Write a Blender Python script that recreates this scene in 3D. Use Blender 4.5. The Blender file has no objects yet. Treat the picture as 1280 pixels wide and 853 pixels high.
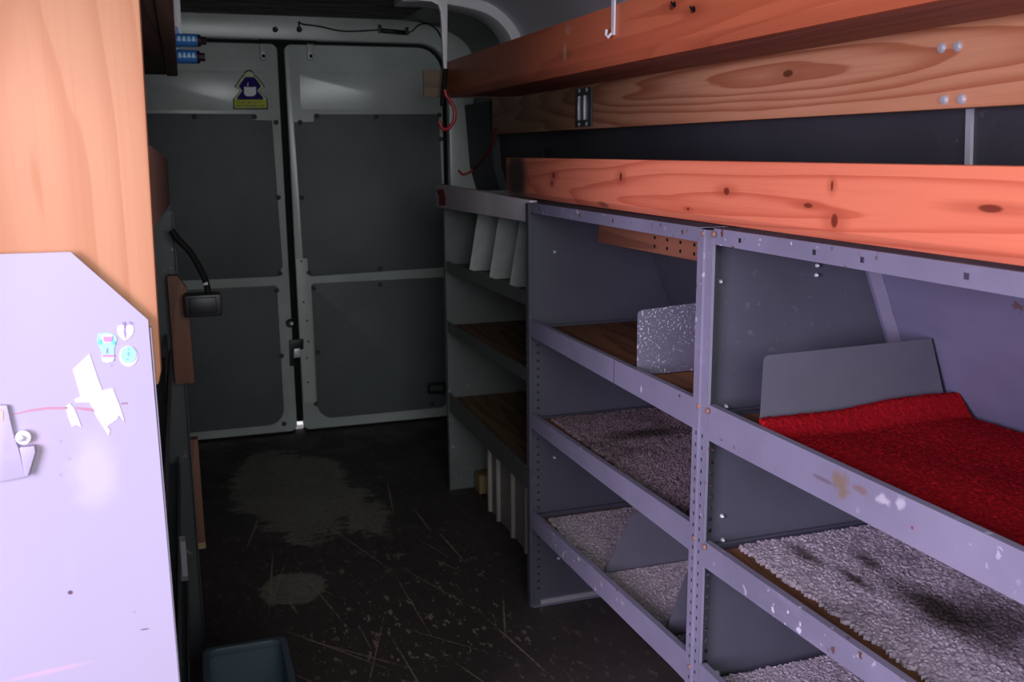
import bpy, bmesh, math, random
from mathutils import Vector, Matrix
random.seed(7)
S = bpy.context.scene
COL = S.collection

# ------------------------------------------------------------------ camera
F, CX, CY, H = 1208.0, 640.0, 426.5, 1.30
yaw, pit, rol = 0.3243, 0.1961, -0.0082
cy_, sy_, cp_, sp_ = math.cos(yaw), math.sin(yaw), math.cos(pit), math.sin(pit)
fwd = Vector((sy_*cp_, cy_*cp_, -sp_))
rgt = Vector((cy_, -sy_, 0))
upv = rgt.cross(fwd)
c_, s_ = math.cos(rol), math.sin(rol)
rgt, upv = c_*rgt + s_*upv, -s_*rgt + c_*upv
CAM = Vector((0, 0, H))
cam = bpy.data.cameras.new('camera'); co = bpy.data.objects.new('camera', cam); COL.objects.link(co)
cam.sensor_width = 36; cam.lens = F*36/1280; cam.clip_start = 0.05
co.matrix_world = Matrix(((rgt.x, upv.x, -fwd.x, 0), (rgt.y, upv.y, -fwd.y, 0), (rgt.z, upv.z, -fwd.z, H), (0, 0, 0, 1)))
S.camera = co
cam.dof.use_dof = True; cam.dof.focus_distance = 1.75; cam.dof.aperture_fstop = 9.0

def ray(u, v): return rgt*(u-CX) - upv*(v-CY) + fwd*F
def onX(u, v, X): d = ray(u, v); return CAM + d*(X/d.x)
def onY(u, v, Y): d = ray(u, v); return CAM + d*(Y/d.y)
def onZ(u, v, Z): d = ray(u, v); return CAM + d*((Z-H)/d.z)

# ------------------------------------------------------------------ materials
class NT:
    def __init__(s, name, rough=.6, spec=.4, metal=0):
        s.m = bpy.data.materials.new(name); s.m.use_nodes = True
        s.t = s.m.node_tree; s.b = s.t.nodes['Principled BSDF']
        s.b.inputs['Roughness'].default_value = rough
        s.b.inputs['Specular IOR Level'].default_value = spec
        s.b.inputs['Metallic'].default_value = metal
        tc = s.t.nodes.new('ShaderNodeTexCoord'); s.co = tc.outputs['Object']
    def n(s, typ, **k):
        x = s.t.nodes.new('ShaderNode'+typ)
        for a, b in k.items(): setattr(x, a, b)
        return x
    def link(s, a, b): s.t.links.new(a, b)
    def setv(s, sock, v):
        if hasattr(v, 'is_linked') or isinstance(v, bpy.types.NodeSocket): s.link(v, sock)
        else:
            if isinstance(v, (tuple, list)) and len(v) == 3 and sock.type == 'RGBA': v = (*v, 1)
            sock.default_value = v
    def math(s, op, a, b=0.0, clamp=False):
        x = s.n('Math', operation=op, use_clamp=clamp); s.setv(x.inputs[0], a); s.setv(x.inputs[1], b); return x.outputs[0]
    def map(s, scale=(1,1,1), loc=(0,0,0), rot=(0,0,0)):
        x = s.n('Mapping'); s.link(s.co, x.inputs[0])
        x.inputs['Scale'].default_value = scale; x.inputs['Location'].default_value = loc; x.inputs['Rotation'].default_value = rot
        return x.outputs[0]
    def noise(s, scale=5, detail=4, rough=.55, vec=None, dist=0):
        x = s.n('TexNoise'); x.inputs['Scale'].default_value = scale; x.inputs['Detail'].default_value = detail
        x.inputs['Roughness'].default_value = rough; x.inputs['Distortion'].default_value = dist
        s.link(vec if vec is not None else s.co, x.inputs['Vector']); return x.outputs['Fac']
    def ramp(s, fac, lo, hi, a=0.0, b=1.0):
        x = s.n('MapRange', interpolation_type='SMOOTHSTEP'); s.link(fac, x.inputs[0])
        for i, v in zip((1,2,3,4), (lo, hi, a, b)): x.inputs[i].default_value = v
        return x.outputs[0]
    def mix(s, f, a, b, blend='MIX'):
        x = s.n('Mix', data_type='RGBA', blend_type=blend)
        s.setv(x.inputs[0], f); s.setv(x.inputs[6], a); s.setv(x.inputs[7], b); return x.outputs[2]
    def blotch(s, center, radii, soft=.5, wob=0, wscale=8, rot=(0,0,0)):
        """1 inside an ellipsoid stain, 0 outside, edge wobbled by noise"""
        x = s.n('VectorMath', operation='SUBTRACT'); s.link(s.co, x.inputs[0]); x.inputs[1].default_value = center
        v = x.outputs[0]
        if any(rot):
            r = s.n('VectorRotate', rotation_type='EULER_XYZ'); s.link(v, r.inputs['Vector']); r.inputs['Rotation'].default_value = rot; v = r.outputs[0]
        y = s.n('VectorMath', operation='MULTIPLY'); s.link(v, y.inputs[0]); y.inputs[1].default_value = [1/r_ for r_ in radii]
        z = s.n('VectorMath', operation='LENGTH'); s.link(y.outputs[0], z.inputs[0]); d = z.outputs['Value']
        if wob: d = s.math('ADD', d, s.math('MULTIPLY', s.math('SUBTRACT', s.noise(wscale, 5, .65), .5), wob))
        return s.ramp(d, 1-soft, 1+soft*.4, 1, 0)
    def col(s, c): s.setv(s.b.inputs['Base Color'], c)
    def bump(s, h, strength=.3, dist=.002):
        x = s.n('Bump'); x.inputs['Strength'].default_value = strength; x.inputs['Distance'].default_value = dist
        s.link(h, x.inputs['Height']); s.link(x.outputs[0], s.b.inputs['Normal'])

def plain(name, c, rough=.5, spec=.4, metal=0, var=.12, scale=14):
    t = NT(name, rough, spec, metal)
    n = t.noise(scale, 4)
    t.col(t.mix(n, tuple(x*(1-var) for x in c), tuple(min(1, x*(1+var)) for x in c)))
    return t.m

def paint(name, c, rough=.45, wear=.5, rust=(.12,.05,.03), chips=(.5,.48,.5), scale=1.0, spec=.4, wearlo=.64, stains=()):
    """old sheet-metal enamel: tone drift, rubbed smears, rusty flecks and pale chips"""
    t = NT(name, rough, spec)
    drift = t.noise(2.2*scale, 5, .6)
    base = t.mix(t.ramp(drift, .3, .7), tuple(x*.82 for x in c), tuple(x*1.12 for x in c))
    smear = t.noise(1, 5, .7, t.map((6*scale, 2.0*scale, 9*scale)))
    base = t.mix(t.math('MULTIPLY', t.ramp(smear, .56, .75), .35*wear), base, tuple(min(1, x*1.5) for x in c))
    fl = t.noise(42*scale, 3, .6)
    gate = t.ramp(t.noise(3.1*scale, 3), .5, .66)
    base = t.mix(t.math('MULTIPLY', t.math('MULTIPLY', t.ramp(fl, wearlo, wearlo+.05), gate), wear), base, rust)
    ch = t.noise(58*scale, 2, .5, t.map((1,1,1), (3.1,7.7,1.3)))
    gate2 = t.ramp(t.noise(2.3*scale, 3, .5, t.map((1,1,1), (9.1,2.7,4.3))), .52, .68)
    base = t.mix(t.math('MULTIPLY', t.math('MULTIPLY', t.ramp(ch, .66, .7), gate2), wear), base, chips)
    for cc, rr, cl, am, wb in stains: base = t.mix(t.math('MULTIPLY', t.blotch(cc, rr, .6, wb, 55), am), base, cl)
    t.col(base)
    t.bump(t.noise(60, 3), .08, .001)
    return t.m

def wood(name, axis, light, dark, rings=26, knots=(), rough=.5, stain=(), spec=.35, warp=1.0, off=(0,0,0), cath=(), fine=3.0):
    """pine: cathedral figure stretched along the grain axis (0 x, 1 y, 2 z), fine fibres, knots"""
    t = NT(name, rough, spec)
    sc = [9, 9, 9]; sc[axis] = .55
    low = t.math('MULTIPLY', t.noise(1, 2, .5, t.map(sc, off)), rings*.4)
    sc1 = [30, 30, 30]; sc1[axis] = 4
    low = t.math('ADD', low, t.math('MULTIPLY', t.noise(1, 2, .5, t.map(sc1, off)), .35))
    for (c, rad, k) in cath:          # nested long ovals of a flat-sawn board around a point
        x = t.n('VectorMath', operation='SUBTRACT'); t.link(t.co, x.inputs[0]); x.inputs[1].default_value = c
        y = t.n('VectorMath', operation='MULTIPLY'); t.link(x.outputs[0], y.inputs[0]); y.inputs[1].default_value = [1/q for q in rad]
        z = t.n('VectorMath', operation='LENGTH'); t.link(y.outputs[0], z.inputs[0])
        low = t.math('ADD', low, t.math('MULTIPLY', z.outputs['Value'], k))
    r = t.math('FRACT', low)
    band = t.math('MULTIPLY', t.ramp(r, .0, .88), t.ramp(r, .9, 1.0, 1, 0))
    sc2 = [190, 190, 190]; sc2[axis] = 2.6
    fib = t.noise(1, 3, .6, t.map(sc2, off))
    sc3 = [3, 3, 3]; sc3[axis] = .8
    tone = t.noise(1, 3, .5, t.map(sc3, (4.2, 1.1, 7.3)))
    mid = tuple((a*.62+b*.38) for a, b in zip(light, dark))
    base = t.mix(t.ramp(tone, .3, .7), mid, light)
    b4 = t.math('POWER', band, fine)
    base = t.mix(t.math('MULTIPLY', b4, .8*warp), base, dark)
    base = t.mix(t.math('MULTIPLY', t.ramp(fib, .45, .75), .22), base, dark)
    for (c, rad) in knots:
        big = [rad[0]*2.2, rad[1]*2.0, rad[2]*2.0]; big[axis] = rad[axis]*4.5
        base = t.mix(t.math('MULTIPLY', t.blotch(c, big, .7), .5), base, tuple(x*.8 for x in dark))
        base = t.mix(t.blotch(c, rad, .35, .3, 60), base, tuple(x*.38 for x in dark))
    for (c, rad, colr, amt) in stain:
        base = t.mix(t.math('MULTIPLY', t.blotch(c, rad, .55, .5, 30), amt), base, colr)
    t.col(base); t.bump(fib, .12, .001)
    return t.m

# ------------------------------------------------------------------ mesh builder
class MB:
    def __init__(s): s.v = []; s.f = []
    def add(s, vs, fs):
        k = len(s.v); s.v += [tuple(v) for v in vs]; s.f += [tuple(i+k for i in f) for f in fs]; return s
    def box(s, x0, x1, y0, y1, z0, z1):
        return s.hexa([(x0,y0,z0),(x1,y0,z0),(x1,y1,z0),(x0,y1,z0),(x0,y0,z1),(x1,y0,z1),(x1,y1,z1),(x0,y1,z1)])
    def hexa(s, p):
        return s.add(p, [(0,3,2,1),(4,5,6,7),(0,1,5,4),(1,2,6,5),(2,3,7,6),(3,0,4,7)])
    def prism(s, poly, d):
        """poly: list of 3-D points (planar), d: extrusion vector"""
        n = len(poly); d = Vector(d)
        a = [Vector(p) for p in poly]; b = [p+d for p in a]
        fs = [tuple(range(n))[::-1], tuple(range(n, 2*n))]
        fs += [(i, (i+1) % n, n+(i+1) % n, n+i) for i in range(n)]
        return s.add(a+b, fs)
    def ring(s, outer, inner, d):
        """frame between two loops with the same point count"""
        n = len(outer); d = Vector(d)
        o = [Vector(p) for p in outer]; i_ = [Vector(p) for p in inner]
        vs = o + i_ + [p+d for p in o] + [p+d for p in i_]
        fs = []
        for k in range(n):
            q = (k+1) % n
            fs += [(k, q, n+q, n+k), (2*n+k, 3*n+k, 3*n+q, 2*n+q), (k, 2*n+k, 2*n+q, q), (n+k, n+q, 3*n+q, 3*n+k)]
        return s.add(vs, fs)
    def tube(s, pts, r, n=8, caps=True):
        pts = [Vector(p) for p in pts]; rows = []
        rs = r if isinstance(r, (list, tuple)) else [r]*len(pts)
        ref = None
        for i, p in enumerate(pts):
            d = (pts[min(i+1, len(pts)-1)] - pts[max(i-1, 0)]).normalized()
            if ref is None: ref = Vector((0,0,1)) if abs(d.z) < .9 else Vector((1,0,0))
            u = d.cross(ref).normalized(); w = u.cross(d).normalized(); ref = w
            rows.append([p + (u*math.cos(2*math.pi*k/n) + w*math.sin(2*math.pi*k/n))*rs[i] for k in range(n)])
        vs = [q for row in rows for q in row]; fs = []
        for i in range(len(rows)-1):
            for k in range(n):
                q = (k+1) % n
                fs.append((i*n+k, i*n+q, (i+1)*n+q, (i+1)*n+k))
        if caps: fs += [tuple(range(n))[::-1], tuple(range((len(rows)-1)*n, len(rows)*n))]
        return s.add(vs, fs)
    def lathe(s, p, axis, prof, n=16):
        """prof: (distance along axis, radius) list"""
        axis = Vector(axis).normalized(); p = Vector(p)
        return s.tube([p+axis*a for a, r in prof], [max(r, 1e-4) for a, r in prof], n)
    def plate(s, us, vs_, skip, fn, th):
        """perforated sheet: grid cells us x vs_, skip(u,v) leaves a hole, fn(u,v,w) -> point"""
        nu, nv = len(us)-1, len(vs_)-1
        on = [[not skip((us[i]+us[i+1])/2, (vs_[j]+vs_[j+1])/2) for j in range(nv)] for i in range(nu)]
        k = len(s.v); W = nv+1; N = (nu+1)*W
        for w in (0, th):
            for u in us:
                for v in vs_: s.v.append(tuple(fn(u, v, w)))
        ix = lambda i, j, t: k + t*N + i*W + j
        g = lambda i, j: 0 <= i < nu and 0 <= j < nv and on[i][j]
        for i in range(nu):
            for j in range(nv):
                if not on[i][j]: continue
                s.f.append((ix(i,j,0), ix(i,j+1,0), ix(i+1,j+1,0), ix(i+1,j,0)))
                s.f.append((ix(i,j,1), ix(i+1,j,1), ix(i+1,j+1,1), ix(i,j+1,1)))
                if not g(i-1,j): s.f.append((ix(i,j,0), ix(i,j,1), ix(i,j+1,1), ix(i,j+1,0)))
                if not g(i+1,j): s.f.append((ix(i+1,j,0), ix(i+1,j+1,0), ix(i+1,j+1,1), ix(i+1,j,1)))
                if not g(i,j-1): s.f.append((ix(i,j,0), ix(i+1,j,0), ix(i+1,j,1), ix(i,j,1)))
                if not g(i,j+1): s.f.append((ix(i,j+1,0), ix(i,j+1,1), ix(i+1,j+1,1), ix(i+1,j+1,0)))
        return s
    def build(s, name, mat, parent=None, bevel=0, smooth=False, segs=2):
        me = bpy.data.meshes.new(name)
        org = Vector((0,0,0))
        if parent is None and s.v:                       # a one-mesh thing gets its origin at its base
            xs = [v[0] for v in s.v]; ys = [v[1] for v in s.v]; zs = [v[2] for v in s.v]
            org = Vector(((min(xs)+max(xs))/2, (min(ys)+max(ys))/2, min(zs)))
        elif parent is not None: org = parent_world(parent)
        me.from_pydata([tuple(Vector(v)-org) for v in s.v], [], s.f)
        bm = bmesh.new(); bm.from_mesh(me)
        bmesh.ops.recalc_face_normals(bm, faces=bm.faces)
        if bevel:
            es = [e for e in bm.edges if len(e.link_faces) == 2 and e.calc_face_angle(0) > .5]
            bmesh.ops.bevel(bm, geom=es, offset=bevel, segments=segs, affect='EDGES', clamp_overlap=True, profile=.6)
        bm.to_mesh(me); bm.free()
        for p in me.polygons: p.use_smooth = True
        me.set_sharp_from_angle(angle=math.radians(50 if smooth else 30))
        me.materials.append(mat)
        o = bpy.data.objects.new(name, me); COL.objects.link(o)
        if parent is None: o.location = org
        else: o.parent = parent
        return o

WORLD = {}
def parent_world(p):
    loc = Vector((0,0,0))
    while p is not None: loc = loc + Vector(p.location); p = p.parent
    return loc
def tag(o, label, cat, group=None):
    o['label'] = label; o['category'] = cat
    if group: o['group'] = group
    return o
def thing(name, loc, label, cat, group=None):
    o = bpy.data.objects.new(name, None); COL.objects.link(o); o.location = loc; o.empty_display_size = .05
    return tag(o, label, cat, group)
def struct(o): o['kind'] = 'structure'; return o
def lab(o, l): o['label'] = l; return o
def box(*a): return MB().box(*a)
def dup(o, dv, parent=None):
    c = o.copy(); COL.objects.link(c); c.location = Vector(o.location)+Vector(dv)
    if parent is not None: c.parent = parent
    return c
def pts_y(px, Y): return [onY(u, v, Y) for u, v in px]
def smoothpath(pts, k=6):
    P = [Vector(p) for p in pts]; P = [P[0]*2-P[1]] + P + [P[-1]*2-P[-2]]; out = []
    for i in range(1, len(P)-2):
        for j in range(k):
            t = j/k
            out.append(.5*((2*P[i]) + (P[i+1]-P[i-1])*t + (2*P[i-1]-5*P[i]+4*P[i+1]-P[i+2])*t*t + (3*P[i]-P[i-1]-3*P[i+1]+P[i+2])*t**3))
    return out + [P[-2]]
def rrect(x0, x1, z0, z1, r, n=6, rs=None):
    """rounded rectangle loop, order: bl, br, tr, tl; rs = radius per corner"""
    rs = rs or (r,)*4; out = []
    for (cx, cz, a0, rr) in ((x0, z0, 180, rs[0]), (x1, z0, 270, rs[1]), (x1, z1, 0, rs[2]), (x0, z1, 90, rs[3])):
        sx = 1 if cx == x0 else -1; sz = 1 if cz == z0 else -1
        for k in range(n+1):
            a = math.radians(a0 + 90*k/n)
            out.append((cx + sx*rr + rr*math.cos(a), cz + sz*rr + rr*math.sin(a)))
    return out

# ------------------------------------------------------------------ palette
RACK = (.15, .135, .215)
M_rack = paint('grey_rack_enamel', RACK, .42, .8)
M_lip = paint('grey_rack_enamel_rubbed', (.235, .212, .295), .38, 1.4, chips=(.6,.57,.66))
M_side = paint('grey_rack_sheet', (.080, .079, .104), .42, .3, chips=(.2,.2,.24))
M_farrack = paint('old_grey_green_enamel', (.15, .153, .155), .45, .6)
M_white = paint('white_van_enamel', (.47, .50, .49), .26, .35, rust=(.12,.12,.11), spec=.5)
M_doorpanel = paint('dark_grey_door_lining', (.115, .128, .135), .5, .25, chips=(.25,.26,.27), spec=.3)
M_black = plain('black_rubber', (.008,.008,.009), .7, .2)
M_blackplastic = plain('black_plastic', (.012,.012,.014), .4, .4)
M_steel = plain('zinc_steel', (.62,.62,.68), .35, .5, .35)
M_rust = plain('rusty_bolt', (.30,.15,.12), .6, .3, .2, .3, 80)
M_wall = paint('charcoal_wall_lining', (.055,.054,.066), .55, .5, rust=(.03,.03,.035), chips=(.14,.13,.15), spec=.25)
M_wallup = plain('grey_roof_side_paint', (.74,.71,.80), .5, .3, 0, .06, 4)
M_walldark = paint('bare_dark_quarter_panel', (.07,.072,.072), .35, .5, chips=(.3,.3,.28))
M_rib = plain('pale_grey_rib_paint', (.80,.78,.84), .4, .4, 0, .05, 5)

# ------------------------------------------------------------------ setting: van body
Y0, YR = -.45, 4.40
# floor
t = NT('worn_dark_plywood_floor', .5, .35)
fib = t.noise(1, 4, .65, t.map((60, 7, 10)))
base = t.mix(t.noise(2.5, 5, .6), (.042,.034,.033), (.085,.068,.064))
FO = Vector((.45, (Y0+4.60)/2, 0))
def fp(u, v): p = onZ(u, v, 0)-FO; return (p.x, p.y, .04)
wornA = t.blotch(fp(365,612), (.30, .66, 1), .95)
wornB = t.blotch(fp(368,736), (.12, .15, 1), .95)
wornC = t.blotch(fp(455,640), (.16, .55, 1), .95)
worn = t.math('MAXIMUM', wornA, t.math('MAXIMUM', wornB, t.math('MULTIPLY', wornC, .62)))
streak = t.noise(1, 6, .72, t.map((7, 30, 1)))
grit = t.noise(9, 7, .75)
edge = t.math('ADD', t.math('MULTIPLY', worn, .8), t.math('ADD', t.math('MULTIPLY', t.math('ADD', streak, t.noise(3.4, 3, .6)), .42), t.math('MULTIPLY', grit, .8)))
gate = t.ramp(worn, .02, .2)
base = t.mix(t.math('MULTIPLY', t.math('MULTIPLY', t.ramp(edge, 1.14, 1.24), t.ramp(t.noise(38, 6, .8, t.map((1, 3.5, 1))), .36, .54, .35, 1)), gate), base, t.mix(t.noise(12, 5, .7), (.19,.175,.145), (.30,.28,.225)))
low_ = t.blotch(fp(520,770), (.42, .62, 1), .9)
fl1 = t.ramp(t.noise(26, 5, .72, t.map((1.6, .7, 1))), .575, .62)
base = t.mix(t.math('MULTIPLY', t.math('MULTIPLY', fl1, t.ramp(t.noise(3.3, 4, .6), .36, .52)), t.math('MAXIMUM', low_, .25)), base, (.42,.29,.25))
for k in range(17):
    x = random.uniform(.15, .85); y = random.uniform(1.75, 3.3); L = random.uniform(.05, .24); a = random.uniform(-.8, .25)
    sc_ = t.blotch((x-FO.x, y-FO.y, .04), (random.uniform(.002, .004), L, 1), .8, 3.6, 90, (0,0,a))
    base = t.mix(t.math('MULTIPLY', sc_, .8), base, (.34,.25,.21))
base = t.mix(t.math('MULTIPLY', fib, .3), base, (.018,.015,.014))
# long scratches
for k in range(26):
    x = random.uniform(.12, .8); y = random.uniform(1.7, 3.5); L = random.uniform(.05, .22); a = random.uniform(-.75, .35)
    base = t.mix(t.math('MULTIPLY', t.blotch((x-FO.x, y-FO.y, .04), (random.uniform(.002, .0045), L, 1), .8, 1.9, 55, (0,0,a)), .85), base, (.30,.22,.17))
t.col(base); t.setv(t.b.inputs['Roughness'], t.ramp(t.noise(6, 4), .3, .7, .45, .7)); t.bump(fib, .15, .002)
fl_ = box(-.60, 1.50, Y0, 4.60, -.04, 0); fl_ = fl_.build('floor', t.m); struct(fl_)

# wall cross-section: (x, z) for the right wall, mirrored about X=.449
XC = .449
prof = [(1.46,-.02),(1.46,.80),(1.36,1.05),(1.312,1.22),(1.292,1.50)]
profup = [(1.292,1.50),(1.275,1.66),(1.225,1.765),(1.12,1.838),(.95,1.870)]
def shell(p, y0, y1, th, flip=False):
    m = MB(); n = len(p); f = (lambda x: 2*XC-x) if flip else (lambda x: x)
    for i, (x, z) in enumerate(p):
        a = Vector(p[max(i-1,0)]); b = Vector(p[min(i+1,n-1)]); d = (b-a).normalized()
        xo, zo = x+d.y*th, z-d.x*th
        m.v += [(f(x),y0,z),(f(x),y1,z),(f(xo),y1,zo),(f(xo),y0,zo)]
    for i in range(n-1):
        for k in range(4): m.f.append((4*i+k, 4*i+(k+1)%4, 4*i+4+(k+1)%4, 4*i+4+k))
    m.f += [(3,2,1,0), (4*n-4,4*n-3,4*n-2,4*n-1)]
    return m
def join(*ms):
    r = MB()
    for m in ms: r.add(m.v, m.f)
    return r
def fine(p, k=6): return [(v.x, v.y) for v in smoothpath([Vector((a, b, 0)) for a, b in p], k)]
wr = struct(shell(prof, .02, 4.40, .03).build('wall_right', M_wall))
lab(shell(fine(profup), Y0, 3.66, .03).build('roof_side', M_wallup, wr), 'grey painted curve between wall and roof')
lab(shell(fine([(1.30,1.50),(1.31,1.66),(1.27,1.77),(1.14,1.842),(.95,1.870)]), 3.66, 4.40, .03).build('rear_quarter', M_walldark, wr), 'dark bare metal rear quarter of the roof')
def ribmesh(y0, y1, depth, flip=False):
    return shell([(x-.0*i, z) for i, (x, z) in enumerate(fine([(1.287-depth,1.46),(1.275-depth,1.66),(1.225-depth*.8,1.77-depth*.5),(1.12-depth*.4,1.838-depth*.8),(.93,1.868-depth*.9),(.80,1.872-depth)]))], y0, y1, depth*.9, flip)
lab(ribmesh(3.60, 3.74, .045).build('roof_rib', M_rib, wr, .006), 'pale grey pressed metal roof rib')
lab(ribmesh(2.60, 2.70, .03).build('roof_rib', M_rib, wr, .006), 'pale grey pressed metal roof rib')
s0 = onX(1216, 175, 1.31)
pr_ = lambda z: 1.312 - (z-1.22)*(.020/.28)
m = MB()
for dy in (-.006,):
    m.hexa([(pr_(1.20)-.007, s0.y-.006, 1.20),(pr_(1.20), s0.y-.006, 1.20),(pr_(1.20), s0.y+.006, 1.20),(pr_(1.20)-.007, s0.y+.006, 1.20),
            (pr_(1.40)-.007, s0.y-.006, 1.40),(pr_(1.40), s0.y-.006, 1.40),(pr_(1.40), s0.y+.006, 1.40),(pr_(1.40)-.007, s0.y+.006, 1.40)])
lab(m.build('panel_joint', M_steel, wr), 'bright metal strip joining two wall panels')
lab(shell([(x-.035, z) for x, z in prof], 4.02, 4.392, .034).build('quarter_lining', M_wall, wr), 'charcoal lining panel at the rear corner')
g = onX(685, 193, 1.308)
lab(MB().lathe((1.325, g.y, 1.275), (-1,0,.28), [(0,.045),(.02,.045),(.026,.035),(.026,.02),(.01,.018)], 20).build('grommet', M_blackplastic, wr, 0, True), 'round black grommet in the wall panel')
wl = struct(shell(prof, 1.10, 4.40, .03, True).build('wall_left', M_wall))
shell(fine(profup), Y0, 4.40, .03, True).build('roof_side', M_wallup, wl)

# ceiling: dark ply headliner
t = NT('dark_stained_ply_headliner', .7, .2)
n1 = t.noise(1, 5, .7, t.map((3, 26, 1)))
t.col(t.mix(t.ramp(n1, .38, .66), (.045,.043,.040), (.26,.25,.225))); t.bump(n1, .3, .003)
struct(box(-.08, .98, Y0, 4.46, 1.866, 1.93).build('ceiling', t.m))

struct(box(-4, 5, 4.75, 12, -.62, -.60).build('ground', plain('pale_concrete', (.5,.48,.5), .8)))
# rear frame (header and D-pillars) around the doors
Yf = 4.40
out = rrect(-.58, 1.47, -.03, 1.915, .02)
inn = rrect(-.285, 1.185, -.0005, 1.769, .12, rs=(.004,.004,.13,.13))
fr = MB().ring([(x, Yf, z) for x, z in out], [(x, Yf, z) for x, z in inn], (0, .06, 0)).build('wall_rear', M_white, None, .008)
struct(fr)
M_hl = M_white
for u, v in ((344, 37), (374, 37)):
    p = onY(u, v, Yf); MB().lathe(p, (0,-1,0), [(0,.012),(.008,.012),(.012,.007),(.02,.004)], 12).build('bolt', M_blackplastic, fr, 0, True)
# rear sill & black rubber seal behind the doors (daylight leaks under its short end at the bottom of the gap)
seal = MB().box(-.60, 1.48, 4.535, 4.555, .035, 1.95)
struct(join(seal, MB().box(-.60, .434, 4.535, 4.555, -.04, .035), MB().box(.474, 1.48, 4.535, 4.555, -.04, .035)).build('trim_1', M_black))

a, b = onY(322, 49, Yf), onY(396, 55, Yf)
lab(box(a.x, b.x, Yf-.006, Yf, b.z, a.z).build('seal_strip', M_black, fr, .002), 'black rubber seal strip above the door gap')
# ---- rear doors
DY = 4.465
def prism_xz(loop, Y, d): return MB().prism([(x, Y, z) for x, z in loop], (0, d, 0))
GL, GR = .435, .4645
M_strip = plain('cream_metal_strip', (.50,.52,.50), .4, .4, 0, .08, 10)
def clip_at(par, u, v, Y=DY-.004, r=.011):
    p = onY(u, v, Y); MB().lathe((p.x, Y, p.z), (0,-1,0), [(0,r),(.004,r),(.008,r*.7),(.0085,.0001)], 10).build('clip', M_doorclip, par, 0, True)
M_doorclip = plain('dark_trim_clip', (.065,.07,.074), .5, .3)
# right door
d2 = struct(prism_xz(rrect(GR, 1.172, .010, 1.757, .0, rs=(.03,.02,.115,.03)), DY, .05).build('door_2', M_white, None, .008))
up = [(.500,.745),(.500,1.438),(.578,1.438),(.578,1.462),(1.148,1.462),(1.160,1.10),(1.160,.745)]
loop = [(.530,.735),(.500,.775),(.490,1.425),(.578,1.427),(.578,1.459),(1.152,1.462),(1.160,1.15),(1.160,.748)]
MB().prism([(x, DY, z) for x, z in loop], (0,-.005,0)).build('upper_lining', M_doorpanel, d2, .002)
MB().prism([(x, DY, z) for x, z in rrect(.531, 1.158, .058, .702, .05, rs=(.075,.03,.01,.012))], (0,-.005,0)).build('lower_lining', M_doorpanel, d2, .002)
MB().prism([(x, DY, z) for x, z in rrect(.522, 1.13, 1.475, 1.640, .02)], (0,-.004,0)).build('pressed_panel', M_white, d2, .003)
a, b, c, d = onY(369, 323, DY), onY(384, 323, DY), onY(394, 503, DY), onY(379, 503, DY)
ls = lab(MB().prism([a, b, c, d], (0,-.008,0)).build('lock_strip', M_strip, d2, .002), 'pale drilled metal strip along the door edge')
for u, v in ((376.5,327),(379.5,378),(384,401),(385.5,427),(383.5,448),(385,478)):
    p = onY(u, v, DY-.008); MB().lathe(p, (0,-1,0), [(-.001,.0045),(.0015,.0045),(.002,.001)], 8).build('screw', M_black, ls)
for u, v in ((375,153),(396,145),(470,146),(549,144),(551,174),(377,247),(386,341),(392,360),(475,336),(475,356),(397,441),(395,505),(540,505)): clip_at(d2, u, v)
h = pts_y([(534,479),(556,477),(556,492),(534,492)], DY-.004)
q = [(x, z) for x, z in ((h[0].x,h[0].z),(h[1].x,h[1].z),(h[2].x,h[2].z),(h[3].x,h[3].z))]
cx = sum(p[0] for p in q)/4; cz = sum(p[1] for p in q)/4
MB().ring([(x, DY-.004, z) for x, z in q], [(cx+(x-cx)*.8, DY-.004, cz+(z-cz)*.55) for x, z in q], (0,-.02,0)).build('door_handle', M_blackplastic, d2, .002)
def topbolt(par, u):
    p = onY(u, 55, DY); p2 = onY(u+1, 76, DY)
    k = MB().prism([(p.x-.014, DY, p.z),(p.x+.014, DY, p.z),(p.x+.014, DY, p2.z+.012),(p.x+.007, DY, p2.z),(p.x-.007, DY, p2.z),(p.x-.014, DY, p2.z+.012)], (0,-.02,0)).build('door_bolt', M_white, par, .004)
    MB().lathe((p.x, DY-.02, p2.z+.018), (0,-1,0), [(0,.008),(.004,.006)], 10).build('rivet', M_black, k)
topbolt(d2, 387)
# left door
d1 = struct(prism_xz(rrect(-.274, GL, .010, 1.757, .0, rs=(.02,.03,.03,.115)), DY, .05).build('door_1', M_white, None, .008))
loop = [(-.262,.745),(-.262,1.462),(.318,1.459),(.318,1.434),(.396,1.432),(.408,.79),(.385,.742)]
MB().prism([(x, DY, z) for x, z in loop], (0,-.005,0)).build('upper_lining', M_doorpanel, d1, .002)
MB().prism([(x, DY, z) for x, z in rrect(-.262, .378, .050, .702, .05, rs=(.03,.075,.012,.01))], (0,-.005,0)).build('lower_lining', M_doorpanel, d1, .002)
MB().prism([(x, DY, z) for x, z in rrect(-.235, .378, 1.475, 1.640, .02)], (0,-.004,0)).build('pressed_panel', M_white, d1, .003)
for u, v in ((345,153),(318,146),(243,146),(348,247),(350,342),(346,363),(352,445),(355,530)): clip_at(d1, u, v)
topbolt(d1, 328)
p = onY(362.5, 404, DY); kp = MB().lathe((p.x, DY, p.z), (0,-1,0), [(0,.02),(.012,.02),(.018,.015)], 14).build('lock_keeper', M_blackplastic, d1, 0, True)
MB().lathe((p.x+.006, DY-.017, p.z), (0,-1,0), [(0,.009),(.006,.007)], 10).build('pin', M_steel, kp)
q = pts_y([(361,425),(379,423),(379,436),(369,438),(368,452),(371,457),(362,457)], DY)
lt = MB().prism(q, (0,-.016,0)).build('lock_latch', M_blackplastic, d1, .002)
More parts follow.
